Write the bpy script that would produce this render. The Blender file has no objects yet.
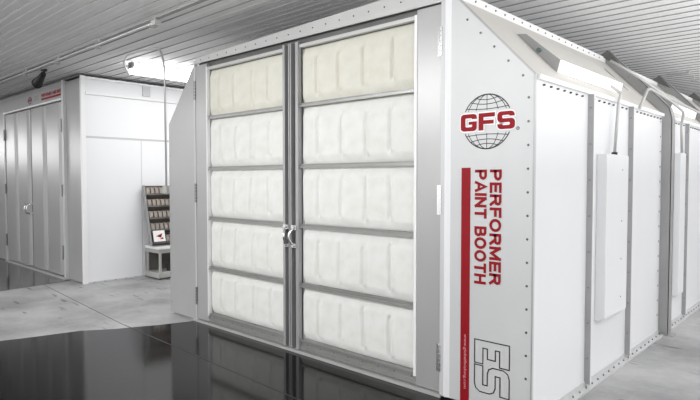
import bpy, math, random
from mathutils import Vector, Matrix
random.seed(7)
S = bpy.context.scene
COL = S.collection
R = math.radians

# ------------------------------------------------------------------ materials
def new_mat(name):
    m = bpy.data.materials.new(name); m.use_nodes = True
    nt = m.node_tree
    return m, nt, nt.nodes['Principled BSDF']

def metal(name, col, rough=.35, metallic=.0, noise=.03, scale=3.0, spec=.5, bump=0):
    m, nt, b = new_mat(name)
    tc = nt.nodes.new('ShaderNodeTexCoord')
    nz = nt.nodes.new('ShaderNodeTexNoise'); nz.inputs['Scale'].default_value = scale; nz.inputs['Detail'].default_value = 5
    nt.links.new(tc.outputs['Object'], nz.inputs['Vector'])
    rp = nt.nodes.new('ShaderNodeValToRGB')
    rp.color_ramp.elements[0].position = .3; rp.color_ramp.elements[1].position = .7
    rp.color_ramp.elements[0].color = [max(0, c - noise) for c in col] + [1]
    rp.color_ramp.elements[1].color = [min(1, c + noise) for c in col] + [1]
    nt.links.new(nz.outputs['Fac'], rp.inputs['Fac'])
    nt.links.new(rp.outputs['Color'], b.inputs['Base Color'])
    b.inputs['Roughness'].default_value = rough
    b.inputs['Metallic'].default_value = metallic
    b.inputs['Specular IOR Level'].default_value = spec
    if bump:
        bp = nt.nodes.new('ShaderNodeBump'); bp.inputs['Strength'].default_value = bump; bp.inputs['Distance'].default_value = .01
        nt.links.new(nz.outputs['Fac'], bp.inputs['Height']); nt.links.new(bp.outputs['Normal'], b.inputs['Normal'])
    return m

def emit(name, col, st):
    m, nt, b = new_mat(name)
    b.inputs['Base Color'].default_value = (*col, 1)
    b.inputs['Emission Color'].default_value = (*col, 1)
    b.inputs['Emission Strength'].default_value = st
    return m

def filter_mat(name, col):
    m, nt, b = new_mat(name)
    out = nt.nodes['Material Output']
    tc = nt.nodes.new('ShaderNodeTexCoord')
    nz = nt.nodes.new('ShaderNodeTexNoise'); nz.inputs['Scale'].default_value = 9; nz.inputs['Detail'].default_value = 6
    nt.links.new(tc.outputs['Object'], nz.inputs['Vector'])
    rp = nt.nodes.new('ShaderNodeValToRGB')
    rp.color_ramp.elements[0].position = .3; rp.color_ramp.elements[1].position = .65
    rp.color_ramp.elements[0].color = (col[0]*.93, col[1]*.93, col[2]*.90, 1)
    rp.color_ramp.elements[1].color = (*col, 1)
    nt.links.new(nz.outputs['Fac'], rp.inputs['Fac'])
    nt.links.new(rp.outputs['Color'], b.inputs['Base Color'])
    b.inputs['Roughness'].default_value = .9
    b.inputs['Specular IOR Level'].default_value = .1
    tr = nt.nodes.new('ShaderNodeBsdfTranslucent')
    nt.links.new(rp.outputs['Color'], tr.inputs['Color'])
    mx = nt.nodes.new('ShaderNodeMixShader'); mx.inputs['Fac'].default_value = .35
    nt.links.new(b.outputs[0], mx.inputs[1]); nt.links.new(tr.outputs[0], mx.inputs[2])
    nt.links.new(mx.outputs[0], out.inputs['Surface'])
    return m

def concrete_mat():
    m, nt, b = new_mat('bare_concrete')
    tc = nt.nodes.new('ShaderNodeTexCoord')
    n1 = nt.nodes.new('ShaderNodeTexNoise'); n1.inputs['Scale'].default_value = 1.1; n1.inputs['Detail'].default_value = 8; n1.inputs['Roughness'].default_value = .65
    nt.links.new(tc.outputs['Object'], n1.inputs['Vector'])
    r1 = nt.nodes.new('ShaderNodeValToRGB')
    e = r1.color_ramp.elements
    e[0].position = .34; e[0].color = (.24, .24, .242, 1); e[1].position = .62; e[1].color = (.46, .46, .46, 1)
    nt.links.new(n1.outputs['Fac'], r1.inputs['Fac'])
    mp = nt.nodes.new('ShaderNodeMapping'); mp.inputs['Scale'].default_value = (.9, 5.5, 1); mp.inputs['Rotation'].default_value = (0, 0, R(-10))
    nt.links.new(tc.outputs['Object'], mp.inputs['Vector'])
    n2 = nt.nodes.new('ShaderNodeTexNoise'); n2.inputs['Scale'].default_value = 2.2; n2.inputs['Detail'].default_value = 4
    nt.links.new(mp.outputs['Vector'], n2.inputs['Vector'])
    r2 = nt.nodes.new('ShaderNodeValToRGB')
    e = r2.color_ramp.elements
    e[0].position = .31; e[0].color = (.38, .37, .36, 1); e[1].position = .37; e[1].color = (1, 1, 1, 1)
    nt.links.new(n2.outputs['Fac'], r2.inputs['Fac'])
    mul = nt.nodes.new('ShaderNodeMix'); mul.data_type = 'RGBA'; mul.blend_type = 'MULTIPLY'; mul.inputs[0].default_value = 1
    nt.links.new(r1.outputs['Color'], mul.inputs[6]); nt.links.new(r2.outputs['Color'], mul.inputs[7])
    nt.links.new(mul.outputs[2], b.inputs['Base Color'])
    b.inputs['Roughness'].default_value = .42
    b.inputs['Specular IOR Level'].default_value = .35
    bp = nt.nodes.new('ShaderNodeBump'); bp.inputs['Strength'].default_value = .12
    nt.links.new(n1.outputs['Fac'], bp.inputs['Height']); nt.links.new(bp.outputs['Normal'], b.inputs['Normal'])
    return m

def epoxy_mat():
    m, nt, b = new_mat('dark_epoxy_coating')
    tc = nt.nodes.new('ShaderNodeTexCoord')
    n1 = nt.nodes.new('ShaderNodeTexNoise'); n1.inputs['Scale'].default_value = 1.4; n1.inputs['Detail'].default_value = 5
    nt.links.new(tc.outputs['Object'], n1.inputs['Vector'])
    r1 = nt.nodes.new('ShaderNodeValToRGB')
    e = r1.color_ramp.elements
    e[0].position = .3; e[0].color = (.003, .003, .0032, 1); e[1].position = .7; e[1].color = (.006, .006, .006, 1)
    nt.links.new(n1.outputs['Fac'], r1.inputs['Fac']); nt.links.new(r1.outputs['Color'], b.inputs['Base Color'])
    b.inputs['Roughness'].default_value = .09
    b.inputs['IOR'].default_value = 1.27
    n2 = nt.nodes.new('ShaderNodeTexNoise'); n2.inputs['Scale'].default_value = 35
    nt.links.new(tc.outputs['Object'], n2.inputs['Vector'])
    bp = nt.nodes.new('ShaderNodeBump'); bp.inputs['Strength'].default_value = .02; bp.inputs['Distance'].default_value = .01
    nt.links.new(n2.outputs['Fac'], bp.inputs['Height']); nt.links.new(bp.outputs['Normal'], b.inputs['Normal'])
    return m

M = dict(
    concrete=concrete_mat(), epoxy=epoxy_mat(),
    joint=metal('joint_filler', (.10, .10, .10), .8),
    ceiling=metal('ribbed_ceiling_steel', (.80, .80, .80), .55, 0, .012, .5, .35),
    ribside=metal('rib_shade_grey', (.30, .30, .30), .6, 0, .01),
    wallp=metal('building_wall_panel', (.7, .7, .7), .6),
    wing=metal('light_grey_panel', (.56, .565, .57), .42, .05, .015, 2.0, bump=.02),
    door=metal('grey_door_steel', (.40, .40, .40), .33, .25, .015, 1.5, .6, bump=.02),
    white=metal('white_panel', (.78, .785, .80), .30, 0, .012, .8, .5, bump=.02),
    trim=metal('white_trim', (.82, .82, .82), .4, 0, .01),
    header=metal('header_steel', (.52, .52, .515), .4, .2, .02),
    dark=metal('dark_channel', (.13, .13, .125), .45, .4, .02),
    bar=metal('crossbar_steel', (.30, .30, .29), .35, .4, .03),
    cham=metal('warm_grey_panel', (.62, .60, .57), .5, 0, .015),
    rib=metal('grey_frame_steel', (.33, .33, .33), .45, .2, .02),
    flange=metal('flange_steel', (.38, .38, .385), .4, .3, .03),
    bolt=metal('bolt_steel', (.12, .12, .12), .4, .6, .02),
    boltl=metal('zinc_bolt', (.25, .25, .25), .35, .7, .03),
    chrome=metal('chrome', (.72, .72, .72), .18, .9, .02),
    filt=filter_mat('filter_fabric', (.95, .95, .93)),
    filty=filter_mat('aged_filter_fabric', (.90, .885, .80)),
    red=metal('red_vinyl', (.27, .003, .010), .6, 0, .003, 3, .25),
    black=metal('black_vinyl', (.03, .03, .032), .4, 0, .004),
    halo=metal('white_vinyl', (.85, .85, .85), .4, 0, .004),
    pink=metal('pale_vinyl', (.65, .35, .35), .5),
    conduit=metal('galvanised_conduit', (.50, .50, .49), .4, .3, .03),
    blackm=metal('black_paint', (.015, .015, .015), .5, 0, .004),
    gold=metal('worn_steel', (.13, .12, .11), .5, .3, .04),
    rack=metal('dark_rack', (.07, .06, .05), .6, 0, .02),
    bin=metal('pale_bin', (.30, .26, .23), .55, 0, .05, 20),
    cart=metal('cart_grey', (.42, .42, .40), .5, 0, .04),
    paper=metal('white_card', (.85, .83, .82), .7, 0, .01),
    lens=emit('diffuser_lens', (1, 1, .99), .65),
    tube=emit('fluorescent_tube', (1, 1, 1), 8.0),
    knob=metal('teal_knob', (.10, .15, .15), .4),
)

# ------------------------------------------------------------------ mesh builder
LOC = {}
class MB:
    def __init__(s): s.v = []; s.f = []
    def add(s, vs, fs):
        n = len(s.v); s.v += [Vector(v) for v in vs]; s.f += [[i + n for i in f] for f in fs]; return s
    def box(s, x0, x1, y0, y1, z0, z1):
        vs = [(x, y, z) for z in (z0, z1) for y in (y0, y1) for x in (x0, x1)]
        return s.add(vs, [(0,2,3,1),(4,5,7,6),(0,1,5,4),(2,6,7,3),(0,4,6,2),(1,3,7,5)])
    def prism(s, a, b):                       # two matching rings
        n = len(a)
        return s.add(list(a) + list(b), [list(range(n))[::-1], list(range(n, 2*n))] + [(i, (i+1) % n, n+(i+1) % n, n+i) for i in range(n)])
    def ext_y(s, poly, y0, y1): return s.prism([(p[0], y0, p[1]) for p in poly], [(p[0], y1, p[1]) for p in poly])
    def ext_z(s, poly, z0, z1): return s.prism([(p[0], p[1], z0) for p in poly], [(p[0], p[1], z1) for p in poly])
    def ext_x(s, poly, x0, x1): return s.prism([(x0, p[0], p[1]) for p in poly], [(x1, p[0], p[1]) for p in poly])
    def cyl(s, p, q, r, seg=10, r2=None):
        p = Vector(p); q = Vector(q); d = (q - p).normalized()
        u = d.orthogonal().normalized(); w = d.cross(u); r2 = r if r2 is None else r2
        A = [p + (u*math.cos(t) + w*math.sin(t))*r for t in [2*math.pi*i/seg for i in range(seg)]]
        B = [q + (u*math.cos(t) + w*math.sin(t))*r2 for t in [2*math.pi*i/seg for i in range(seg)]]
        return s.prism(A, B)
    def path(s, pts, r, seg=8):               # smooth tube, rounded corners come from the points
        pts = [Vector(p) for p in pts]; n = len(pts); rings = []
        u = None
        for i, p in enumerate(pts):
            d = (pts[min(i+1, n-1)] - pts[max(i-1, 0)]).normalized()
            if u is None: u = d.orthogonal().normalized()
            u = (u - d*u.dot(d)).normalized(); w = d.cross(u)
            rings.append([p + (u*math.cos(t) + w*math.sin(t))*r for t in [2*math.pi*k/seg for k in range(seg)]])
        b = len(s.v)
        vs = [v for rg in rings for v in rg]
        fs = [(i*seg+k, i*seg+(k+1) % seg, (i+1)*seg+(k+1) % seg, (i+1)*seg+k) for i in range(n-1) for k in range(seg)]
        fs += [list(range(seg))[::-1], [(n-1)*seg+k for k in range(seg)]]
        return s.add(vs, fs)
    def build(s, name, mat, parent=None, bevel=0, smooth=False, origin=None):
        if origin is None:
            xs = [v.x for v in s.v]; ys = [v.y for v in s.v]; zs = [v.z for v in s.v]
            c = Vector(((min(xs)+max(xs))/2, (min(ys)+max(ys))/2, min(zs)))
        else: c = Vector(origin)
        me = bpy.data.meshes.new(name)
        me.from_pydata([v - c for v in s.v], [], s.f); me.validate(); me.update()
        import bmesh
        bm = bmesh.new(); bm.from_mesh(me); bmesh.ops.recalc_face_normals(bm, faces=bm.faces); bm.to_mesh(me); bm.free()
        me.materials.append(mat)
        if smooth:
            for p in me.polygons: p.use_smooth = True
        o = bpy.data.objects.new(name, me); COL.objects.link(o)
        if bevel:
            bv = o.modifiers.new('bevel', 'BEVEL'); bv.width = bevel; bv.segments = 2; bv.limit_method = 'ANGLE'
        place(o, c, parent)
        return o

def place(o, world, parent=None):
    LOC[o.name] = Vector(world)
    if parent is not None:
        o.parent = parent; o.location = Vector(world) - LOC[parent.name]
    else: o.location = world

def empty(name, loc, label, cat, group=None):
    o = bpy.data.objects.new(name, None); COL.objects.link(o); o.empty_display_size = .2
    place(o, loc); tag(o, label, cat, group); return o

def tag(o, label, cat, group=None):
    o['label'] = label; o['category'] = cat
    if group: o['group'] = group
    return o

def struct(o): o['kind'] = 'structure'; return o

def dup(src, world, parent=None):
    c = src.copy(); COL.objects.link(c); c.parent = None
    place(c, world, parent); return c

def rounded(pts, r=.05, n=5):                  # polyline with bent corners
    pts = [Vector(p) for p in pts]; out = [pts[0]]
    for i in range(1, len(pts)-1):
        a, b, c = pts[i-1], pts[i], pts[i+1]
        d1 = (a-b); d2 = (c-b); rr = min(r, d1.length/2.2, d2.length/2.2)
        p = b + d1.normalized()*rr; q = b + d2.normalized()*rr
        for k in range(n+1):
            t = k/n; out.append(p*(1-t)**2 + b*2*t*(1-t) + q*t*t)
    out.append(pts[-1]); return out

bolt_cache = {}
def bolts(name, pts, normal, parent, mat='bolt', r=.009, h=.006):
    """one bolt mesh per direction, then linked copies"""
    n = Vector(normal).normalized()
    for p in pts:
        p = Vector(p); key = (name, tuple(round(a, 3) for a in n), mat, r)
        if key not in bolt_cache:
            o = MB().cyl(p - n*.002, p + n*h, r, 8, r*.7).build(name, M[mat], parent, origin=p)
            bolt_cache[key] = o
        else: dup(bolt_cache[key], p, parent)

def frange(a, b, st):
    n = int((b - a)/st + 1e-6); return [a + i*st for i in range(n+1)]

# ------------------------------------------------------------------ text
def text_mesh(name, body, mat, parent, origin, size_w, size_h, ux, uy, nrm, bold=0.0, thick=.0015, spacing=1.0, bevel_off=None):
    """text fitted to size_w x size_h; ux reading direction, uy letter-up direction, origin bottom-left"""
    cu = bpy.data.curves.new(name, 'FONT'); cu.body = body; cu.size = 1; cu.offset = bold; cu.space_character = spacing; cu.resolution_u = 6
    t = bpy.data.objects.new('tmp', cu); COL.objects.link(t)
    bpy.context.view_layer.update()
    dg = bpy.context.evaluated_depsgraph_get()
    me = bpy.data.meshes.new_from_object(t.evaluated_get(dg))
    xs = [v.co.x for v in me.vertices]; ys = [v.co.y for v in me.vertices]
    x0, x1, y0, y1 = min(xs), max(xs), min(ys), max(ys)
    ux = Vector(ux); uy = Vector(uy); nrm = Vector(nrm).normalized(); origin = Vector(origin)
    vs = [origin + ux*((v.co.x-x0)/(x1-x0)*size_w) + uy*((v.co.y-y0)/(y1-y0)*size_h) + nrm*thick for v in me.vertices]
    fs = [list(p.vertices) for p in me.polygons]
    bpy.data.objects.remove(t); bpy.data.curves.remove(cu); bpy.data.meshes.remove(me)
    mb = MB(); mb.add(vs, fs)
    o = mb.build(name, M[mat], parent)
    return o

def ribbon(mb, pts, w, n, closed=False):
    """flat stroke of width w along pts, lying in the plane with normal n"""
    pts = [Vector(p) for p in pts]; n = Vector(n); m = len(pts); L = []
    for i, p in enumerate(pts):
        a = pts[(i-1) % m] if (closed or i > 0) else p
        b = pts[(i+1) % m] if (closed or i < m-1) else p
        d1 = (p-a).normalized() if (p-a).length > 1e-9 else (b-p).normalized()
        d2 = (b-p).normalized() if (b-p).length > 1e-9 else d1
        t = (d1+d2).normalized() if (d1+d2).length > 1e-6 else d1
        s = n.cross(t).normalized(); c = max(.5, s.dot(n.cross(d1).normalized()))
        L.append((p + s*w/2/c, p - s*w/2/c))
    vs = [q for pr in L for q in pr]
    k = m if closed else m-1
    fs = [(2*i, 2*((i+1) % m), 2*((i+1) % m)+1, 2*i+1) for i in range(k)]
    mb.add(vs, fs)

# ================================================================== SETTING
CZ = 3.07
struct(MB().box(-19, 9, -6, 22, -.12, 0).build('floor', M['concrete']))
fa = MB().ext_z([(-5.33, 3.20), (-5.42, 2.93), (-5.62, 2.5), (-5.80, 2.25), (-5.90, 1.85), (-6.03, 1.45), (-6.4, .3), (-7.1, -2.5), (-7.1, -5.9), (-1.40, -5.9), (-1.40, 3.29), (-5.32, 3.29)], .0, .003).build('floor_coating', M['epoxy'])
struct(fa)
fb = MB().ext_z([(-8.86, 3.30), (-8.78, 2.95), (-8.70, 2.4), (-8.66, 1.5), (-8.5, -5.9), (-18.5, -5.9), (-18.5, 3.32)], .0, .003).build('floor_coating', M['epoxy'])
struct(fb)
# saw-cut joint
j = MB(); j.prism([(-9.0, 2.905, .0005), (-5.70, 2.645, .0005), (-5.70, 2.653, .0005), (-9.0, 2.913, .0005)], [(-9.0, 2.905, .002), (-5.70, 2.645, .002), (-5.70, 2.653, .002), (-9.0, 2.913, .002)])
struct(j.build('trim_1', M['joint']))
j = MB(); j.prism([(-5.70, 2.645, .003), (-1.45, 2.50, .003), (-1.45, 2.512, .003), (-5.70, 2.657, .003)], [(-5.70, 2.645, .0042), (-1.45, 2.50, .0042), (-1.45, 2.512, .0042), (-5.70, 2.657, .0042)])
struct(j.build('trim_2', M['blackm']))

# ribbed steel ceiling: one profile swept along X
prof = []
pitch = .1835; y = -6.0; k = 0
prof.append((y, CZ))
while y < 21.8:
    prof += [(y + .006, CZ - .010), (y + .030, CZ - .010), (y + .042, CZ), (y + .095, CZ), (y + .100, CZ - .004), (y + .112, CZ - .004), (y + .117, CZ)]
    y += pitch
    prof.append((y, CZ))
ring = prof + [(prof[-1][0], CZ + .08), (prof[0][0], CZ + .08)]
c = MB()
n = len(prof)
vs = [(-19, p[0], p[1]) for p in prof] + [(9, p[0], p[1]) for p in prof] + [(-19, p[0], CZ+.08) for p in prof] + [(9, p[0], CZ+.08) for p in prof]
fs = [(i, i+1, n+i+1, n+i) for i in range(n-1)] + [(2*n, 3*n-1, 4*n-1, 3*n)]
fs += [(i, 2*n+i, 2*n+i+1, i+1) for i in range(n-1)] + [(n+i, n+i+1, 3*n+i+1, 3*n+i) for i in range(n-1)] + [(0, n, 3*n, 2*n), (n-1, 3*n-1, 4*n-1, 2*n-1)]
c.add(vs, fs); ceil = struct(c.build('ceiling', M['ceiling']))
ceil.data.materials.append(M['ribside'])           # shade on the steep near rib sides, painted in as darker grey
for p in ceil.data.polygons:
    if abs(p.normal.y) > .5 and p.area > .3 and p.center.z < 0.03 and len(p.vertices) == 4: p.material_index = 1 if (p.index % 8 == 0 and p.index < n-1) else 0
struct(MB().box(-19, 9, 22, 22.15, 0, CZ+.08).build('wall_back', M['wallp']))
struct(MB().box(-19.15, -19, -6, 22, 0, CZ+.08).build('wall_left', M['wallp']))
# lap line of the ceiling sheets above the conduit
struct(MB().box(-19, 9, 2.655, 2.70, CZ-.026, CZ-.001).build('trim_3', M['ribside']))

# ================================================================== MAIN BOOTH
D = 3.262; XR = -1.509; XL = -5.835; EV = 2.165; RT = 2.735
CTR = -2.052; CTL = -5.27
booth = empty('paint_booth', ((XR+XL)/2, 5.5, 0), 'large light grey paint booth with two filter doors and red lettering on its front wing', 'paint booth')
def P(mb, name, mat, parent=None, **k): return mb.build(name, M[mat], parent or booth, **k)

# wings
wr = P(MB().ext_y([(-2.10, .02), (XR, .02), (XR, EV), (CTR, RT), (-2.10, RT)], D, D+.03), 'wing_panel', 'wing')
wr['label'] = 'right front wing with the lettering'
# bent edge between jamb and wing, its highlight painted in as white
P(MB().ext_z([(-2.142, D-.012), (-2.128, D-.014), (-2.10, D+.0), (-2.10, D+.03), (-2.142, D+.03)], .02, 2.84), 'corner_post', 'white')
P(MB().box(-2.178, -2.144, D-.006, D+.04, .02, 2.84), 'door_jamb', 'wing')
wl = P(MB().ext_y([(XL, .02), (-5.302, .02), (-5.302, 2.74), (XL, EV-.02)], D, D+.03), 'wing_panel', 'door')
P(MB().box(-5.300, -5.280, D-.004, D+.03, .02, 2.78), 'door_jamb', 'wing')
# flange on the right edge of the wing (corner)
P(MB().box(XR-.004, XR+.003, D-.004, D+.004, .02, EV), 'corner_flange', 'flange')
wb = [(-1.545, D, z) for z in frange(.14, 2.12, .145)]
dx = CTR-XR; dz = RT-EV; LL = math.hypot(dx, dz); ud = Vector((dx/LL, 0, dz/LL)); un = Vector((dz/LL, 0, -dx/LL))
A0 = Vector((XR, 0, EV))
wb += [tuple(A0 + ud*s - un*.055 + Vector((0, D, 0))) for s in frange(.05, .75, .143)]
bolts('bolt', wb, (0, -1, 0), wr, 'bolt', .009, .006)
# thin edge along the slanted top of both wings
P(MB().prism([tuple(A0 + ud*s + un*o + Vector((0, D-.004, 0))) for s, o in ((0, -.006), (LL, -.006), (LL, .002), (0, .002))],
             [tuple(A0 + ud*s + un*o + Vector((0, D+.03, 0))) for s, o in ((0, -.006), (LL, -.006), (LL, .002), (0, .002))]), 'corner_flange', 'flange')
bolts('bolt', [(XL+.03, D, z) for z in frange(.14, 2.0, .33)], (0, -1, 0), wl, 'boltl', .007, .005)
# header beam
hd = P(MB().ext_y([(-5.262, 2.745), (-2.146, 2.735), (-2.146, 2.875), (-5.262, 2.805)], D-.008, D+.008), 'header', 'header')
bolts('rivet', [(x, D-.008, 2.773+(x+5.2)*.012) for x in frange(-5.16, -2.2, .155)], (0, -1, 0), hd, 'bolt', .0075, .005)
P(MB().box(-5.262, -2.146, D+.042, D+.07, 2.66, 2.80), 'header_recess', 'dark')
# threshold
P(MB().box(-5.33, -2.165, D-.02, D+.03, .004, .026), 'threshold', 'conduit')
P(MB().box(-5.32, -2.17, D+.03, D+.06, .024, .05), 'threshold_seal', 'dark')

# doors
ZB = [2.165, 1.64, 1.12, .60]
DD = D + .052
def door(x0, x1, sx0, sx1, fx0, fx1, side):
    """x0..x1 whole leaf, hinge stile sx0..sx1, filters fx0..fx1"""
    leaf = MB()
    leaf.box(sx0, sx1, DD-.05, DD-.01, .035, 2.725)
    o = leaf.build('door', M['door'], booth, bevel=.004)
    rt = MB(); rt.box(fx0, fx1, DD-.046, DD-.012, 2.660, 2.688)
    rt.build('top_rail', M['header'], o)
    rb = MB(); rb.box(fx0, fx1, DD-.046, DD-.012, .036, .062); rb.box(fx0, fx1, DD-.03, DD-.012, .062, .105); rb.box(fx0, fx1, DD-.044, DD-.012, .105, .122)
    rb.build('bottom_rail', M['bar'], o)
    bolts('rivet', [(x, DD-.03, .083) for x in frange(fx0+.08, fx1-.05, .16)], (0, -1, 0), o, 'bolt', .0055, .004)
    # meeting stile: a dark channel between two pale lips
    if side == 'L': a, b = fx1, x1
    else: a, b = x0, fx0
    MB().box(a+.0, b-.0, DD-.02, DD-.008, .036, 2.71).build('meeting_channel', M['dark'], o)
    lips = MB()
    if side == 'L':
        lips.box(a-.012, a+.016, DD-.062, DD-.008, .036, 2.71)
        lips.box(b-.014, b, DD-.06, DD-.02, .036, 2.71)
    else:
        lips.box(b-.035, b, DD-.062, DD-.008, .036, 2.71)
        lips.box(a, a+.014, DD-.06, DD-.02, .036, 2.71)
    lips.build('meeting_stile', M['flange'], o)
    mx = b-.028 if side == 'L' else a+.04
    bolts('bolt', [(mx, DD-.02, z) for z in frange(.2, 2.6, .26)], (0, -1, 0), o, 'boltl', .007, .006)
    # edge strip next to the hinge stile
    ex = sx1 if side == 'L' else sx0
    e0, e1 = (ex-.004, ex+.010) if side == 'L' else (ex-.018, ex+.004)
    MB().box(e0, e1, DD-.056, DD-.02, .10, 2.69).build('edge_strip', M['trim'], o)
    # crossbars: angle with a lip
    for z in ZB:
        m = MB(); m.box(fx0-.004, fx1+.004, DD-.05, DD-.012, z-.014, z-.002); m.box(fx0, fx1, DD-.034, DD-.012, z-.002, z+.018); m.box(fx0-.002, fx1+.002, DD-.042, DD-.03, z+.012, z+.018)
        m.build('crossbar', M['bar'], o)
    # pleated filter pads
    zt = [2.660] + [z-.014 for z in ZB]; zb = [z+.018 for z in ZB] + [.122]
    grooves = [.17, .375, .585, .80]
    for r in range(5):
        m = MB(); nx, nz = 96, 40; W = fx1-fx0; Hh = zt[r]-zb[r]
        jit = [g + random.uniform(-.015, .015) for g in grooves]
        tops = [random.uniform(.80, .9) for g in grooves]; bots = [random.uniform(.08, .16) for g in grooves]
        sag = [random.uniform(.7, 1.2) for g in grooves]
        for i in range(nz+1):
            for q in range(nx+1):
                u = q/nx; v = i/nz
                eu = min(1, min(u, 1-u)*W/.05); ev = min(1, min(v, 1-v)*Hh/.05)
                yy = -.026*math.sqrt(max(0, 1-(1-eu)**2))*math.sqrt(max(0, 1-(1-ev)**2))
                bd = [0] + jit + [1]
                for si in range(5):
                    if bd[si] <= u <= bd[si+1]:
                        ss = (u-bd[si])/(bd[si+1]-bd[si])
                        mv = max(0, min(1, (.93-v)/.10))*max(0, min(1, (v-.04)/.10))
                        yy -= .020*mv*math.sqrt(max(0, 1-(2*ss-1)**2))**.7
                        break
                yy += -.003*math.sin(u*7+r)*math.sin(v*5+r*2)
                for gi, g in enumerate(jit):
                    g2 = g + .004*math.sin(v*6+r+gi)
                    t = max(0, min(1, (tops[gi]-v)/.10))*max(0, min(1, (v-bots[gi])/.10)); t = t*t*(3-2*t)
                    dd = (u-g2)*W
                    yy += t*sag[gi]*(.042*math.exp(-(dd/.011)**2) - .024*math.exp(-((dd-.030)/.016)**2) - .008*math.exp(-((dd+.030)/.016)**2))
                m.v.append(Vector((fx0+u*W, DD+.014+yy, zb[r]+v*Hh)))
        for i in range(nz):
            for q in range(nx):
                a_ = i*(nx+1)+q; m.f.append([a_, a_+1, a_+nx+2, a_+nx+1])
        m.build('filter_pad', M['filty' if r == 0 else 'filt'], o, smooth=True)
    return o
dl = door(-5.280, -3.757, -5.280, -5.066, -5.066, -3.832, 'L')
dr = door(-3.748, -2.180, -2.388, -2.180, -3.640, -2.388, 'R')
dl['label'] = 'left leaf with five filter pads'; dr['label'] = 'right leaf with five filter pads'
# hinges
for (x, par) in ((-2.178, dr), (-5.282, dl)):
    for z0, z1 in ((2.37, 2.57), (1.28, 1.485), (.185, .375)):
        m = MB(); k = 6; hh = (z1-z0)/k
        for q in range(k): m.cyl((x, DD-.058, z0+q*hh+.002), (x, DD-.058, z0+(q+1)*hh-.002), .011 if q % 2 else .0095, 10)
        m.box(x-.03, x-.006, DD-.054, DD-.049, z0, z1)
        m.build('hinge', M['chrome'] if par is dr else M['boltl'], par)
# latch handles, one on each leaf
for sx, par in ((-3.800, dl), (-3.690, dr)):
    for za, zb_ in ((1.085, 1.125), (.93, .965)):
        zc = (za+zb_)/2
        MB().box(sx-.032, sx+.032, DD-.075, DD-.045, za, zb_).cyl((sx, DD-.070, zc), (sx, DD-.088, zc), .014, 10).build('latch_plate', M['chrome'], par)
    g = MB(); pts = [(sx + (.022 if sx < -3.75 else -.022)*math.sin(math.pi*t), DD-.075-.035*math.sin(math.pi*t), .95+.15*t) for t in [i/12 for i in range(13)]]
    g.path(pts, .011, 8).build('handle', M['chrome'], par, smooth=True)

# right side wall: panels between flanges
YS = [3.292, 4.15, 5.07, 6.08, 7.02, 8.0, 8.97, 9.92, 10.9, 11.9]
RIBS = [6.08, 8.0, 9.92]
eave = P(MB().box(XR-.01, XR+.022, 3.30, 11.9, EV-.03, EV), 'eave_flange', 'trim')
for i in range(len(YS)-1):
    y0, y1 = YS[i], YS[i+1]
    wp = P(MB().box(XR-.03, XR, y0, y1-.002, .0, EV-.03), 'wall_panel', 'white')
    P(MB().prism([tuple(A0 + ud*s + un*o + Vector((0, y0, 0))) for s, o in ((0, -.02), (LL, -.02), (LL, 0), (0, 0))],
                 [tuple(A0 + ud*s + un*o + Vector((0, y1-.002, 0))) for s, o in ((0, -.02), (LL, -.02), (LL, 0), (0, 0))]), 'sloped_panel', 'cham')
    if y1 not in RIBS and i < len(YS)-2:
        fl = P(MB().box(XR-.001, XR+.040, y1-.012, y1-.001, .03, EV-.03), 'wall_flange', 'flange')
        P(MB().box(XR-.001, XR+.040, y1+.001, y1+.02, .03, EV-.03), 'wall_flange', 'trim')
        bolts('bolt', [(XR+.020, y1-.012, z) for z in frange(.22, 2.1, .26)], (0, -1, 0), fl, 'boltl', .008, .006)
    elif y1 in RIBS:
        bolts('bolt', [(XR, y1-.05, z) for z in frange(.2, 2.1, .145)], (1, 0, 0), wp, 'boltl', .008, .006)
    lim = 6.3
    if y0 < 8:
        st = .105
        bolts('eave_bolt', [(XR+.004, yy, EV-.055) for yy in frange(y0+.09, y1-.06, st)], (1, 0, 0), eave, 'bolt', .0075, .012)  # row of small clip-like bolts under the eave
base = P(MB().box(XR-.001, XR+.055, D, 11.9, 0, .012).box(XR-.001, XR+.006, D, 11.9, .012, .045), 'base_channel', 'wing')
bolts('anchor_bolt', [(XR+.03, yy, .012) for yy in frange(3.5, 9.4, .12) if not any(abs(yy-r-.06) < .1 for r in RIBS)], (0, 0, 1), base, 'boltl', .007, .014)
# ridge flange
rf = P(MB().box(CTR-.012, CTR+.004, D+.0, 6.02, RT-.005, RT+.052), 'ridge_flange', 'trim')
bolts('rivet', [(CTR+.004, yy, RT+.024) for yy in frange(3.34, 5.95, .142)], (1, 0, 0), rf, 'bolt', .0085, .005)
P(MB().box(CTR-.012, CTR+.004, 6.02, 11.9, RT-.005, RT+.040), 'ridge_flange', 'trim')
P(MB().box(CTL-.03, CTR-.013, D+.075, 11.9, RT-.02, RT), 'roof_panel', 'white')
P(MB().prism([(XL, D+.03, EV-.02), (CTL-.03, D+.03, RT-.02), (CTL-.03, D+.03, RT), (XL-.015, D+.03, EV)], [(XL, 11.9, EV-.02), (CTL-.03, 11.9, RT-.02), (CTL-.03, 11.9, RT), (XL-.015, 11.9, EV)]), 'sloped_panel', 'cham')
P(MB().box(XL-.02, XL+.01, D+.03, 11.9, 0, EV-.02), 'wall_panel', 'white')
P(MB().box(XL+.01, XR-.03, 11.87, 11.9, 0, EV-.03), 'rear_panel', 'white')
P(MB().box(-5.31, CTR-.04, 11.87, 11.9, EV-.03, RT-.02), 'rear_panel', 'white')

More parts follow.
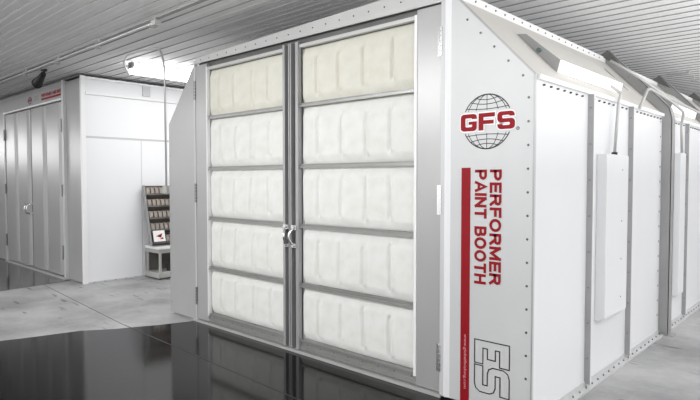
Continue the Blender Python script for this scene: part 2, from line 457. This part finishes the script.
# structural ribs that wrap the cross-section
def rib(y):
    w = .115; t = .12
    # outline in the XZ plane: vertical leg then slope leg, cut vertically at the top
    ap = A0 + ud*.862 + un*.105
    # slope outer line offset .075 meets the vertical outer line
    inner = [(XR+.001, .0), (XR+.001, EV+.004)] + [tuple((A0 + ud*s + un*.002).xz) for s in (.02, .885)]
    outer = [(ap.x, ap.z), tuple((A0 + ud*.0 + un*.085).xz), (XR+.088, EV-.05), (XR+.088, .0)]
    web = MB().ext_y(inner + outer, y, y+.006)
    o = P(web, 'frame_rib', 'rib')
    # outer flange of the channel
    pts = outer[::-1]
    m = MB()
    for a, b in zip(pts[:-1], pts[1:]):
        a = Vector((a[0], 0, a[1])); b = Vector((b[0], 0, b[1])); nn = Vector(((b-a).z, 0, -(b-a).x)).normalized()
        m.prism([tuple(a+Vector((0, y, 0))), tuple(b+Vector((0, y, 0))), tuple(b-nn*.006+Vector((0, y, 0))), tuple(a-nn*.006+Vector((0, y, 0)))],
                [tuple(a+Vector((0, y+w, 0))), tuple(b+Vector((0, y+w, 0))), tuple(b-nn*.006+Vector((0, y+w, 0))), tuple(a-nn*.006+Vector((0, y+w, 0)))])
    m.build('rib_flange', M['rib'], o)
    pts = inner[:1] + [tuple(p) for p in inner[1:]]
    m = MB(); m.ext_y(inner + outer, y+w-.006, y+w); m.build('rib_flange', M['rib'], o)
    # dark plate painting in the shade near the cut end of the rib
    mo = [A0 + ud*s_ + un*o_ for s_, o_ in ((.885, .006), (.862, .103), (.64, .080), (.74, .045))]
    m = MB().prism([(p.x, y-.004, p.z) for p in mo], [(p.x, y-.0005, p.z) for p in mo])
    m.build('rib_end_shade', M['dark'], o)
    q = [A0 + ud*s - un*(-.045) + Vector((0, y, 0)) for s in (.3, .5, .7)]
    bolts('bolt', q, (0, -1, 0), o, 'boltl', .009, .006)
    MB().box(XR+.001, XR+.13, y-.02, y+w+.01, 0, .012).build('foot_plate', M['rib'], o)
for y in RIBS: rib(y)

# light fixture on the sloped panel, its lens turned down to the aisle
def slope_pt(s, o, y): 
    p = A0 + ud*s + un*o; return (p.x, y, p.z)
def slope_light(y0, y1):
    poly = [(.125, .001), (.555, .001), (.498, .045), (.17, .074)]
    o = P(MB().prism([slope_pt(s, k, y0+.003) for s, k in poly], [slope_pt(s, k, y1-.003) for s, k in poly]), 'light_housing', 'cham')
    MB().prism([slope_pt(s, k, y0) for s, k in poly], [slope_pt(s, k, y0+.003) for s, k in poly]).build('end_plate', M['rib'], o)
    MB().prism([slope_pt(s, k, y0+.012) for s, k in ((.127, .004), (.1715, .073), (.166, .076), (.121, .006))],
               [slope_pt(s, k, y1-.012) for s, k in ((.127, .004), (.1715, .073), (.166, .076), (.121, .006))]).build('lens', M['lens'], o)
    m = MB(); p = Vector(slope_pt(.335, .027, y0)); m.cyl(p, p+Vector((0, -.02, 0)), .015, 14); m.build('knob', M['knob'], o)
    return o
slope_light(3.79, 5.10)
slope_light(6.72, 7.85)
slope_light(8.6, 9.75)

# cover boxes on the side wall
def cover(y0, y1, z0, z1, d):
    m = MB(); pr = []
    m2 = [(XR, y0), (XR+d, y0)] + [(XR+d*math.cos(t), y1-.14+.14*math.sin(t)) for t in [R(a) for a in (15, 35, 55, 75, 90)]]
    m.ext_z(m2, z0+.02, z1)
    m.ext_z([(XR, y0), (XR+d*.7, y0)] + [(XR+d*.7*math.cos(t), y1-.16+.14*math.sin(t)) for t in [R(a) for a in (15, 35, 55, 75, 90)]], z0, z0+.02)
    return P(m, 'cover_box', 'white', bevel=.004)
cb = cover(4.33, 4.93, .46, 1.715, .075)
bolts('screw', [(XR+.075, 4.68, z) for z in (.6, .9, 1.2, 1.6)], (1, 0, 0), cb, 'conduit', .007, .004)
cover(6.58, 6.90, .3, 1.80, .06)
MB().cyl((XR+.045, 4.58, 1.712), (XR+.045, 4.58, 1.735), .022, 10).build('hub', M['blackm'], cb)

# conduits fixed to the booth
def conduit(pts, r=.012, name='conduit'):
    return MB().path(rounded(pts, .07), r, 8).build(name, M['conduit'], booth, smooth=True)
conduit([(XR+.045, 4.58, 1.73), (XR+.045, 4.66, 2.15), (XR+.05, 4.70, 2.2), slope_pt(.16, .03, 4.85)])
conduit([(XR+.035, 5.24, 2.14), slope_pt(.125, .14, 5.55), slope_pt(.03, .135, 6.05), (XR+.115, 6.42, 2.2), (XR+.075, 6.50, 2.1), (XR+.075, 6.54, 1.80)], .013)
conduit([slope_pt(.62, .085, 5.70), slope_pt(.42, .12, 5.80), slope_pt(.15, .12, 6.3), slope_pt(.06, .12, 7.4), slope_pt(.05, .12, 9.0)], .013)
conduit([slope_pt(.50, .03, 5.42), slope_pt(.20, .03, 5.42)], .006)

# --- lettering on the right wing
F = (0, -1, 0); YF = D - .0005
def fp(x, z, o=.0): return (x, YF - o, z)
# globe
gx, gz, gr = -1.828, 1.898, .175
m = MB()
def arc(a, b, t0, t1, n=28): return [fp(gx + a*math.cos(R(t0+(t1-t0)*i/n)), gz + b*math.sin(R(t0+(t1-t0)*i/n)), .001) for i in range(n+1)]
def cl(a): return math.degrees(math.asin(min(1, .074/gr)))
lim = cl(0)
for sgn in (1, -1):
    for a, w in ((gr, .0075), (gr*.86, .005), (gr*.50, .005)):
        pts = arc(a, gr, lim, 180-lim, 40); pts = [(p[0], p[1], gz + sgn*(p[2]-gz)) for p in pts]
        if a == gr or True: ribbon(m, pts, w, F)
    ribbon(m, [fp(gx, gz+sgn*.074, .001), fp(gx, gz+sgn*gr, .001)], .005, F)
    for h, dip in ((.088, .010), (.125, .018), (.152, .016)):
        half = math.sqrt(gr*gr-h*h)*.985
        ribbon(m, [fp(gx + half*t, gz + sgn*(h - dip*(1-t*t) + dip*.3), .001) for t in [i/10 for i in range(-10, 11)]], .0055, F)
m.build('globe_logo', M['black'], wr)
# GFS drawn as heavy extended letters
def stroke_letters(mb, x0, z0, w, h, letters, t, off):
    gap = w*.035; lw = (w - gap*2)/3
    shapes = dict(
        G=[(1, .76), (.99, .86), (.95, .94), (.87, .985), (.78, 1), (.22, 1), (.13, .985), (.05, .94), (.01, .86), (0, .76), (0, .24), (.01, .14), (.05, .06), (.13, .015), (.22, 0), (.78, 0), (.87, .015), (.95, .06), (.99, .14), (1, .24), (1, .56), (.50, .56), (.50, .38), (.72, .38), (.72, .29), (.68, .24), (.34, .24), (.29, .29), (.29, .71), (.34, .76), (.66, .76), (.71, .72), (.71, .70), (1, .70)],
        F=[(0, 0), (.29, 0), (.29, .36), (.90, .36), (.90, .58), (.29, .58), (.29, .76), (.97, .76), (.97, 1), (0, 1)],
        S=[(.22, 0), (.78, 0), (.87, .015), (.95, .06), (.99, .14), (1, .24), (1, .40), (.97, .50), (.90, .57), (.80, .60), (.32, .60), (.28, .64), (.28, .74), (.32, .78), (.66, .78), (.70, .74), (.70, .72), (.98, .72), (.98, .80), (.95, .90), (.88, .97), (.76, 1), (.22, 1), (.12, .98), (.05, .93), (.01, .85), (0, .76), (0, .58), (.03, .48), (.10, .41), (.20, .38), (.68, .38), (.72, .34), (.72, .26), (.68, .22), (.33, .22), (.29, .26), (.29, .29), (0, .29), (0, .22), (.03, .12), (.10, .04)])
    for i, L in enumerate(letters):
        bx = x0 + i*(lw+gap); pl = [(bx + p[0]*lw, z0 + p[1]*h) for p in shapes[L]]
        mb.ext_y(pl, YF - off - .0008, YF - off)
        yield pl
halo = MB(); red = MB()
pls = list(stroke_letters(red, -2.020, 1.842, .388, .112, 'GFS', 0, .004))
for pl in pls: ribbon(halo, [fp(p[0], p[1], .0025) for p in pl], .016, F, closed=True)
halo.build('logo_outline', M['halo'], wr)
red.build('logo_letters', M['red'], wr)
m = MB(); ribbon(m, [fp(-1.613+.008*math.cos(t), 1.842+.008*math.sin(t), .001) for t in [2*math.pi*i/12 for i in range(12)]], .006, F, closed=True); m.build('trademark_dot', M['black'], wr)
rb = MB().box(-2.013, -1.945, YF-.002, YF, .025, 1.602).build('red_stripe', M['red'], wr)
DN = (0, 0, -1); RX = (1, 0, 0)
GL = dict(
    P=(.78, [[(0, 0), (0, 1), (.50, 1), (.68, .93), (.76, .76), (.68, .56), (.50, .46), (0, .46)]]),
    R=(.80, [[(0, 0), (0, 1), (.52, 1), (.70, .93), (.76, .76), (.70, .58), (.52, .50), (0, .50)], [(.44, .5), (.80, 0)]]),
    E=(.68, [[(.70, 1), (0, 1), (0, 0), (.72, 0)], [(0, .51), (.62, .51)]]),
    F=(.64, [[(.68, 1), (0, 1), (0, 0)], [(0, .50), (.60, .50)]]),
    O=(.94, [[(.46+.47*math.sin(R(t)), .5+.5*math.cos(R(t))) for t in range(0, 361, 20)]]),
    M=(.98, [[(0, 0), (0, 1)], [(0, 1), (.49, .12), (.98, 1)], [(.98, 1), (.98, 0)]]),
    A=(.86, [[(0, 0), (.43, 1), (.86, 0)], [(.16, .30), (.70, .30)]]),
    I=(.0, [[(0, 0), (0, 1)]]),
    N=(.80, [[(0, 0), (0, 1)], [(0, 1), (.80, 0)], [(.80, 0), (.80, 1)]]),
    T=(.76, [[(0, 1), (.76, 1)], [(.38, 1), (.38, 0)]]),
    B=(.74, [[(0, 0), (0, 1), (.50, 1), (.66, .90), (.66, .66), (.52, .56)], [(0, .53), (.52, .53), (.72, .42), (.76, .24), (.66, .06), (.50, 0), (0, 0)]]),
    H=(.78, [[(0, 0), (0, 1)], [(.78, 0), (.78, 1)], [(0, .51), (.78, .51)]]))
def stroke_text(text, p0, length, height, ux, uy, n, sw, par, name='letter'):
    """bold sans capitals drawn as flat strokes"""
    ux = Vector(ux); uy = Vector(uy); p0 = Vector(p0); h = height - sw; gap = .40
    tot = sum((GL[c][0] if c != ' ' else .32) + gap for c in text) - gap
    k = (length - sw)/tot; x = 0; nst = 0
    for c in text:
        if c == ' ': x += .32 + gap; continue
        mb = MB(); nst = 0
        for st in GL[c][1]:
            pts = [p0 + ux*(sw/2 + (x+a)*k) + uy*(sw/2 + b*h) for a, b in st]
            cl_ = (pts[0]-pts[-1]).length < 1e-6
            if cl_: pts = pts[:-1]
            else:
                pts[0] = pts[0] + (pts[0]-pts[1]).normalized()*sw*.45; pts[-1] = pts[-1] + (pts[-1]-pts[-2]).normalized()*sw*.45
            nst += 1; off_ = Vector(n)*(.0005*(nst % 3))
            ribbon(mb, [p_ + off_ for p_ in pts], sw, n, closed=cl_)
        x += GL[c][0] + gap
        mb.build(name, M['red'], par)
stroke_text('PAINT BOOTH', fp(-1.912, 1.588, .002), .750, .088, DN, RX, F, .0185, wr)
stroke_text('PERFORMER', fp(-1.803, 1.588, .002), .744, .084, DN, RX, F, .0185, wr)
text_mesh('small_lettering', 'www.globalfinishing.com', 'pink', wr, (-1.990, YF-.002, .485), .37, .026, DN, RX, F, .0, .001)
m = MB(); eu = lambda u, v: fp(-1.904 + v, .468 - u, .002)
Ep = [(0, 0), (0, .25), (.155, .25), (.155, .182), (.05, .182), (.05, .152), (.118, .152), (.118, .095), (.05, .095), (.05, .062), (.155, .062), (.155, 0)]
Sp = [(0, .035), (.035, 0), (.012, 0)]
w = .175; o_ = .168
Sp = [(.03, 0), (w, 0)]
Sp = [(0, .0), (w-.05, 0), (w-.02, .010), (w, .04), (w, .110), (w-.015, .14), (w-.045, .152), (.05, .152), (.05, .186), (w, .186), (w, .25), (.05, .25), (.018, .24), (0, .21), (0, .135), (.015, .106), (.045, .095), (w-.05, .095), (w-.05, .062), (0, .062)]
ribbon(m, [eu(u, v) for u, v in Ep], .0075, F, closed=True)
ribbon(m, [eu(u+o_, v) for u, v in Sp], .0075, F, closed=True)
m.build('outline_lettering', M['black'], wr)

# ================================================================== LEFT BOOTH
LD = 3.314; LX = -8.381; LH = 3.02
lb = empty('paint_booth', (-10.4, 5.5, 0), 'grey metal paint booth with folding panel doors standing at the far left', 'paint booth')
def Q(mb, name, mat, parent=None, **k): return mb.build(name, M[mat], parent or lb, **k)
Q(MB().box(-8.965, LX-.035, LD, LD+.03, .01, LH-.02), 'wing_panel', 'door')
Q(MB().box(LX-.035, LX+.012, LD-.012, LD+.05, .0, LH+.01), 'corner_post', 'trim')
Q(MB().box(-9.035, -8.965, LD-.04, LD+.03, .0, LH+.01), 'door_jamb', 'wing')
Q(MB().box(-12.5, -11.86, LD, LD+.03, .01, LH-.02), 'wing_panel', 'door')
Q(MB().box(-11.86, -11.80, LD-.04, LD+.03, .0, LH-.24), 'door_jamb', 'wing')
lh = Q(MB().box(-12.5, -9.035, LD-.02, LD+.03, 2.78, LH), 'header', 'door')
Q(MB().box(-11.86, -9.035, LD-.05, LD+.03, 2.735, 2.765), 'header_rail', 'trim')
Q(MB().box(-11.86, -9.035, LD-.02, LD+.03, 2.765, 2.78), 'header_gap', 'dark')
Q(MB().box(-12.5, LX, LD-.03, LD+.04, LH+.0, LH+.018), 'top_flange', 'dark')
Q(MB().box(-11.86, -8.97, LD-.06, LD+.03, .003, .03), 'threshold', 'conduit')
def ldoor(x0, x1, label):
    w = (x1-x0)/2
    o = Q(MB().box(x0+.01, x1-.01, LD+.005, LD+.03, .04, 2.73), 'door', 'dark')
    o['label'] = label
    for k in range(2):
        a = x0+.012+k*w; b = a+w-.075
        # each leaf is a shallow pan with folded edges
        pan = MB().ext_z([(a, LD+.012), (a+.02, LD-.030), (b-.10, LD-.030), (b-.02, LD-.012), (b, LD+.012)], .045, 2.72)
        pn = pan.build('door_panel', M['door'], o, bevel=.006)
    return o
d1 = ldoor(-11.80, -10.47, 'left leaf'); d2 = ldoor(-10.43, -9.035, 'right leaf')
for x, par in ((-9.045, d2), (-11.80, d1)):
    for z0, z1 in ((2.25, 2.45), (1.27, 1.45), (.3, .52)):
        MB().cyl((x, LD-.05, z0), (x, LD-.05, z1), .013, 8).box(x-.04, x, LD-.045, LD-.03, z0, z1).build('hinge', M['boltl'], par)
for za, zb_ in ((1.10, 1.14), (.945, .975)):
    MB().box(-10.62, -10.40, LD-.075, LD-.03, za, zb_).build('latch_plate', M['chrome'], d1)
for x, par in ((-10.56, d1), (-10.46, d2)):
    MB().path([(x, LD-.075-.035*math.sin(math.pi*i/8), .95+.17*i/8) for i in range(9)], .012, 8).build('handle', M['chrome'], par, smooth=True)
# side wall
for (y0, y1, z0, z1, nm) in ((LD+.05, 4.205, 0, 2.135, 'wall_panel'), (4.215, 7.9, 0, 2.135, 'wall_panel'), (LD+.05, 7.9, 2.165, 2.765, 'upper_wall_panel'), (LD+.05, 7.9, 2.80, LH, 'top_band')):
    Q(MB().box(LX-.03, LX, y0, y1, z0, z1), nm, 'white')
Q(MB().box(LX-.03, LX-.002, LD+.05, 7.9, 2.135, 2.165).box(LX-.03, LX-.002, 4.205, 4.215, 0, 2.135), 'seam', 'header')
Q(MB().box(LX-.03, LX+.028, LD+.05, 7.9, 2.767, 2.80), 'ledge', 'trim')
Q(MB().box(LX-.03, LX+.02, LD+.05, 7.9, LH-.03, LH+.002), 'top_flange', 'trim')
Q(MB().box(LX-.001, LX+.012, LD+.05, 7.9, 0, .02), 'base_channel', 'wing')
bb = Q(MB().box(LX, LX+.02, 4.24, 4.36, 2.83, 2.99), 'bracket', 'wing')
bolts('anchor_bolt', [(LX+.012, y, .012) for y in frange(3.45, 4.9, .16)], (1, 0, 0), lb, 'boltl', .009, .010)
Q(MB().box(-12.5, LX-.03, LD+.03, 7.9, LH-.05, LH-.03), 'roof_panel', 'white')
Q(MB().box(-12.53, -12.5, LD, 7.9, 0, LH), 'wall_panel', 'white')
Q(MB().box(-12.5, LX-.03, 7.87, 7.9, 0, LH-.05), 'rear_panel', 'white')
# header graphics
YL = LD - .0205
MB().box(-9.93, -9.06, YL-.002, YL, 2.815, 2.845).build('red_stripe', M['red'], lh)
stroke_text('PERFORMER', (-9.93, YL-.002, 2.862), .46, .055, (1, 0, 0), (0, 0, 1), F, .012, lh)
stroke_text('PAINT BOOTH', (-9.43, YL-.002, 2.862), .37, .055, (1, 0, 0), (0, 0, 1), F, .012, lh)
m = MB(); gg = (-10.47, 2.865)
for a in (.085, .045): ribbon(m, [(gg[0]+a*math.cos(R(t)), YL-.002, gg[1]+.06*math.sin(R(t))) for t in range(0, 360, 15)], .012, F, closed=True)
m.build('globe_logo', M['black'], lh)
text_mesh('logo_letters', 'GFS', 'red', lh, (-10.575, YL-.002, 2.845), .21, .045, (1, 0, 0), (0, 0, 1), F, .04, .002)
text_mesh('outline_lettering', 'ES', 'rib', lh, (-10.24, YL, 2.83), .19, .085, (1, 0, 0), (0, 0, 1), F, .03, .002)

# ================================================================== SMALL THINGS
# parts stand: cart with a leaning rack of bins on top
cx = LX + .03
cart = empty('work_cart', (-8.1, 4.5, 0), 'low pale grey cart with an open shelf standing against the white booth wall', 'cart')
MB().box(-8.33, -7.90, 4.22, 4.95, .46, .50).build('top', M['trim'], cart, bevel=.006)
MB().box(-8.33, -7.92, 4.24, 4.93, .40, .46).build('apron', M['cart'], cart)
MB().box(-8.33, -7.90, 4.22, 4.95, .02, .10).build('bottom_shelf', M['cart'], cart, bevel=.006)
MB().box(-8.345, -8.325, 4.24, 4.93, .10, .40).build('back_panel', M['gold'], cart)
for x in (-8.32, -7.93):
    for y in (4.24, 4.90): MB().box(x, x+.03, y, y+.03, .10, .40).build('leg', M['cart'], cart)
for x in (-8.28, -7.96):
    for y in (4.28, 4.88): MB().cyl((x, y-.012, .012), (x, y+.012, .012), .012, 10).build('caster', M['blackm'], cart)
for k, (y, z, s) in enumerate(((4.50, .10, .12), (4.68, .10, .15))):
    m = MB().cyl((-8.05, y, z), (-8.05, y, z+s), .055, 14).cyl((-8.05, y, z+s), (-8.05, y, z+s+.02), .045, 14)
    tag(m.build('paint_can', M['blackm']), ('short black can on the bottom shelf of the low cart', 'taller black can on the bottom shelf of the low cart')[k], 'can')
# rack board leans to the wall
rk0 = Vector((-8.06, 0, .512)); rk1 = Vector((-8.30, 0, 1.43)); rd = (rk1-rk0); rl = rd.length; rd = rd.normalized(); rn = Vector((rd.z, 0, -rd.x))
def rp(s, o, y): p = rk0 + rd*s + rn*o; return (p.x, y, p.z)
YA, YB = 4.19, 4.70
rack = MB().prism([rp(s, o, YA) for s, o in ((0, -.02), (rl, -.02), (rl, 0), (0, 0))], [rp(s, o, YB) for s, o in ((0, -.02), (rl, -.02), (rl, 0), (0, 0))]).build('bin_rack', M['rack'])
tag(rack, 'dark leaning rack holding five rows of small pale bins', 'rack')
for y in (YA-.012, YB):
    MB().prism([rp(s, o, y) for s, o in ((0, -.02), (rl, -.02), (rl, .05), (0, .05))], [rp(s, o, y+.012) for s, o in ((0, -.02), (rl, -.02), (rl, .05), (0, .05))]).build('side_rail', M['rib'], rack)
rows = 5; pr = rl/rows
for k in range(rows):
    MB().prism([rp(s, o, YA) for s, o in ((k*pr+.01, 0), (k*pr+.03, 0), (k*pr+.045, .075), (k*pr+.025, .075))], [rp(s, o, YB) for s, o in ((k*pr+.01, 0), (k*pr+.03, 0), (k*pr+.045, .075), (k*pr+.025, .075))]).build('shelf', M['gold'], rack)
b0 = None
for k in range(rows):
    for q in range(7):
        if k == 0 and q < 3: continue
        yy = YA + .035 + q*.073
        at = rp(k*pr+.052, .037, yy)
        if b0 is None:
            m = MB()
            def rel(s, o, y_): return tuple(Vector(at) + rd*s + rn*o + Vector((0, y_, 0)))
            m.prism([rel(0, -.033, -.026), rel(.11, -.033, -.026), rel(.085, .035, -.026), rel(.0, .035, -.026)], [rel(0, -.033, .026), rel(.11, -.033, .026), rel(.085, .035, .026), rel(.0, .035, .026)])
            b0 = m.build('parts_bin', M['bin'], origin=at)
            tag(b0, 'small pale bin in the dark leaning rack', 'bin', 'bins in the leaning rack')
        else: dup(b0, at)
# warning card at the lower corner of the rack
pl = [rp(s, .085, y) for s, y in ((.045, YA+.01), (.045, YA+.20), (.215, YA+.20), (.215, YA+.01))]
pl2 = [rp(s, .09, y) for s, y in ((.045, YA+.01), (.045, YA+.20), (.215, YA+.20), (.215, YA+.01))]
card = MB().prism(pl, pl2).build('sign', M['paper'])
tag(card, 'small white card with a dark red arrow mark on the lower left of the rack', 'sign')
m = MB(); m.add([rp(.13, .092, YA+.05), rp(.10, .092, YA+.13), rp(.17, .092, YA+.16)], [(0, 1, 2)]); m.add([rp(.08, .092, YA+.10), rp(.08, .092, YA+.17), rp(.11, .092, YA+.16)], [(0, 1, 2)])
m.build('arrow_mark', M['red'], card)

# conduit loop from the ceiling lamp down to the switch box
cd = empty('conduit', (-8.33, 4.72, 1.5), 'thin grey conduit hooping off the ceiling lamp and dropping down beside the rack', 'conduit')
MB().path(rounded([(-7.13, 3.42, 2.90), (-7.03, 3.31, 3.01), (-6.68, 3.18, 3.03), (-6.30, 3.17, 3.03), (-5.93, 3.22, 3.02), (-6.11, 3.37, 2.85), (-6.10, 3.37, 1.45)], .10, 8), .012, 8).build('pipe', M['conduit'], cd, smooth=True)
MB().box(-6.16, -6.07, 3.35, 3.40, 1.36, 1.45).build('switch_box', M['cart'], cd, bevel=.005)

# ceiling lamp
lamp = empty('ceiling_light', (-7.08, 4.4, CZ-.022), 'bright white strip light on the ceiling between the two booths', 'light')
MB().box(-7.12, -7.04, 3.44, 5.9, CZ-.075, CZ-.022).build('housing', M['trim'], lamp)
MB().prism([(-7.20, 3.46, CZ-.075), (-6.96, 3.46, CZ-.075), (-6.98, 3.46, CZ-.155), (-7.18, 3.46, CZ-.155)], [(-7.20, 5.88, CZ-.075), (-6.96, 5.88, CZ-.075), (-6.98, 5.88, CZ-.155), (-7.18, 5.88, CZ-.155)]).build('diffuser', M['tube'], lamp)
MB().box(-7.13, -7.03, 3.42, 3.45, CZ-.10, CZ-.022).build('end_cap', M['dark'], lamp)

# long conduit run under the ceiling with hangers
run = empty('conduit_run', (-8, 2.62, 2.96), 'long straight conduit hung just below the ceiling in the upper left', 'conduit')
MB().cyl((-15.5, 2.62, 2.975), (-4.90, 2.62, 2.985), .010, 10).build('pipe', M['conduit'], run, smooth=True)
MB().cyl((-15.5, 2.585, 2.955), (-6.2, 2.585, 2.97), .007, 10).build('pipe', M['conduit'], run, smooth=True)
for x in (-11.2, -9.8, -8.50, -7.34, -6.16, -4.95):
    MB().box(x-.03, x+.03, 2.56, 2.645, 2.945, 2.953).box(x-.008, x+.008, 2.63, 2.645, 2.945, CZ-.02).box(x-.03, x+.03, 2.60, 2.64, 2.995, 3.002).build('hanger', M['cart'], run)
MB().box(-4.93, -4.86, 2.59, 2.65, 2.955, 3.0).build('end_box', M['conduit'], run)

# flood lamp / camera head over the left booth
fl_ = empty('flood_light', (-8.66, 2.86, CZ-.03), 'black flood lamp head tilted down from the ceiling above the left booth header', 'flood lamp')
MB().cyl((-8.50, 2.86, CZ-.002), (-8.50, 2.86, CZ-.03), .04, 14).build('mount', M['blackm'], fl_)
MB().path([(-8.50, 2.86, CZ-.03), (-8.51, 2.86, 3.00), (-8.56, 2.86, 2.985)], .018, 8).build('arm', M['blackm'], fl_, smooth=True)
MB().cyl((-8.52, 2.86, 3.005), (-8.72, 2.845, 2.90), .035, 14, .065).cyl((-8.72, 2.845, 2.90), (-8.745, 2.843, 2.888), .074, 14, .074).build('lamp_head', M['blackm'], fl_)

# ceiling bits at the far right
t = MB().cyl((-2.18, 9.15, CZ-.03), (-1.93, 9.10, CZ-.03), .014, 8).cyl((-1.93, 9.10, CZ-.03), (-1.93, 9.10, CZ+.0), .014, 8).build('conduit_stub', M['header'])
tag(t, 'short dark conduit stub on the ceiling past the second booth rib', 'conduit')
sp = empty('sprinkler', (-1.97, 9.6, CZ-.05), 'tiny sprinkler head hanging from the ceiling at the far right', 'sprinkler')
MB().cyl((-1.97, 9.6, CZ), (-1.97, 9.6, CZ-.07), .012, 8).build('stem', M['header'], sp)
MB().cyl((-1.97, 9.6, CZ-.07), (-1.97, 9.6, CZ-.078), .035, 12).build('deflector', M['header'], sp)

# ================================================================== LIGHT
def area(name, loc, rot, sx, sy, power, col=(1, 1, 1)):
    l = bpy.data.lights.new(name, 'AREA'); l.shape = 'RECTANGLE'; l.size = sx; l.size_y = sy; l.energy = power; l.color = col
    o = bpy.data.objects.new(name, l); COL.objects.link(o); o.location = loc; o.rotation_euler = rot; return o
area('aisle_lamp', (-4.2, -.8, 3.0), (R(40), 0, 0), 5, .5, 200)
area('side_aisle_lamp', (1.6, 5.5, 3.0), (0, R(35), 0), .6, 9, 55)
area('side_ceiling_fill', (1.2, 8.0, 1.2), (R(180), R(8), 0), 1.6, 17, 510)  # unseen fill light, added to brighten the ceiling on the right
area('left_aisle_lamp', (-7.08, 4.6, 2.88), (0, 0, 0), .16, 2.4, 26)
area('far_left_fill', (-18.8, -.5, 2.45), (0, R(-90), 0), .8, 6, 70)  # unseen area light added to put highlights on the grey doors
area('left_front_lamp', (-10.5, -1.0, 3.0), (R(35), 0, 0), 4, .4, 70)
area('booth_lamp', (-3.8, 5.4, 2.2), (R(-20), 0, 0), 2.2, 2.2, 34)
area('front_ceiling_fill', (-2.6, .0, 1.6), (R(180-14), 0, 0), 3, .8, 34)  # added fill below the frame edge, lifts the front ceiling
w = bpy.data.worlds.new('world'); S.world = w; w.use_nodes = True
w.node_tree.nodes['Background'].inputs[0].default_value = (1, 1, 1, 1)
w.node_tree.nodes['Background'].inputs[1].default_value = 1.55

# ================================================================== CAMERA
cam = bpy.data.cameras.new('camera'); co = bpy.data.objects.new('camera', cam); COL.objects.link(co)
cam.sensor_width = 36; cam.lens = 560.35/700*36; cam.clip_start = .05; cam.clip_end = 100
co.location = (0, 0, 1.52)
co.rotation_euler = (R(90-2.035), R(0), R(42.944))
S.camera = co
S.view_settings.view_transform = 'Standard'; S.view_settings.look = 'None'
S.view_settings.exposure = 0.03; S.view_settings.gamma = 1; S.view_settings.use_curve_mapping = False
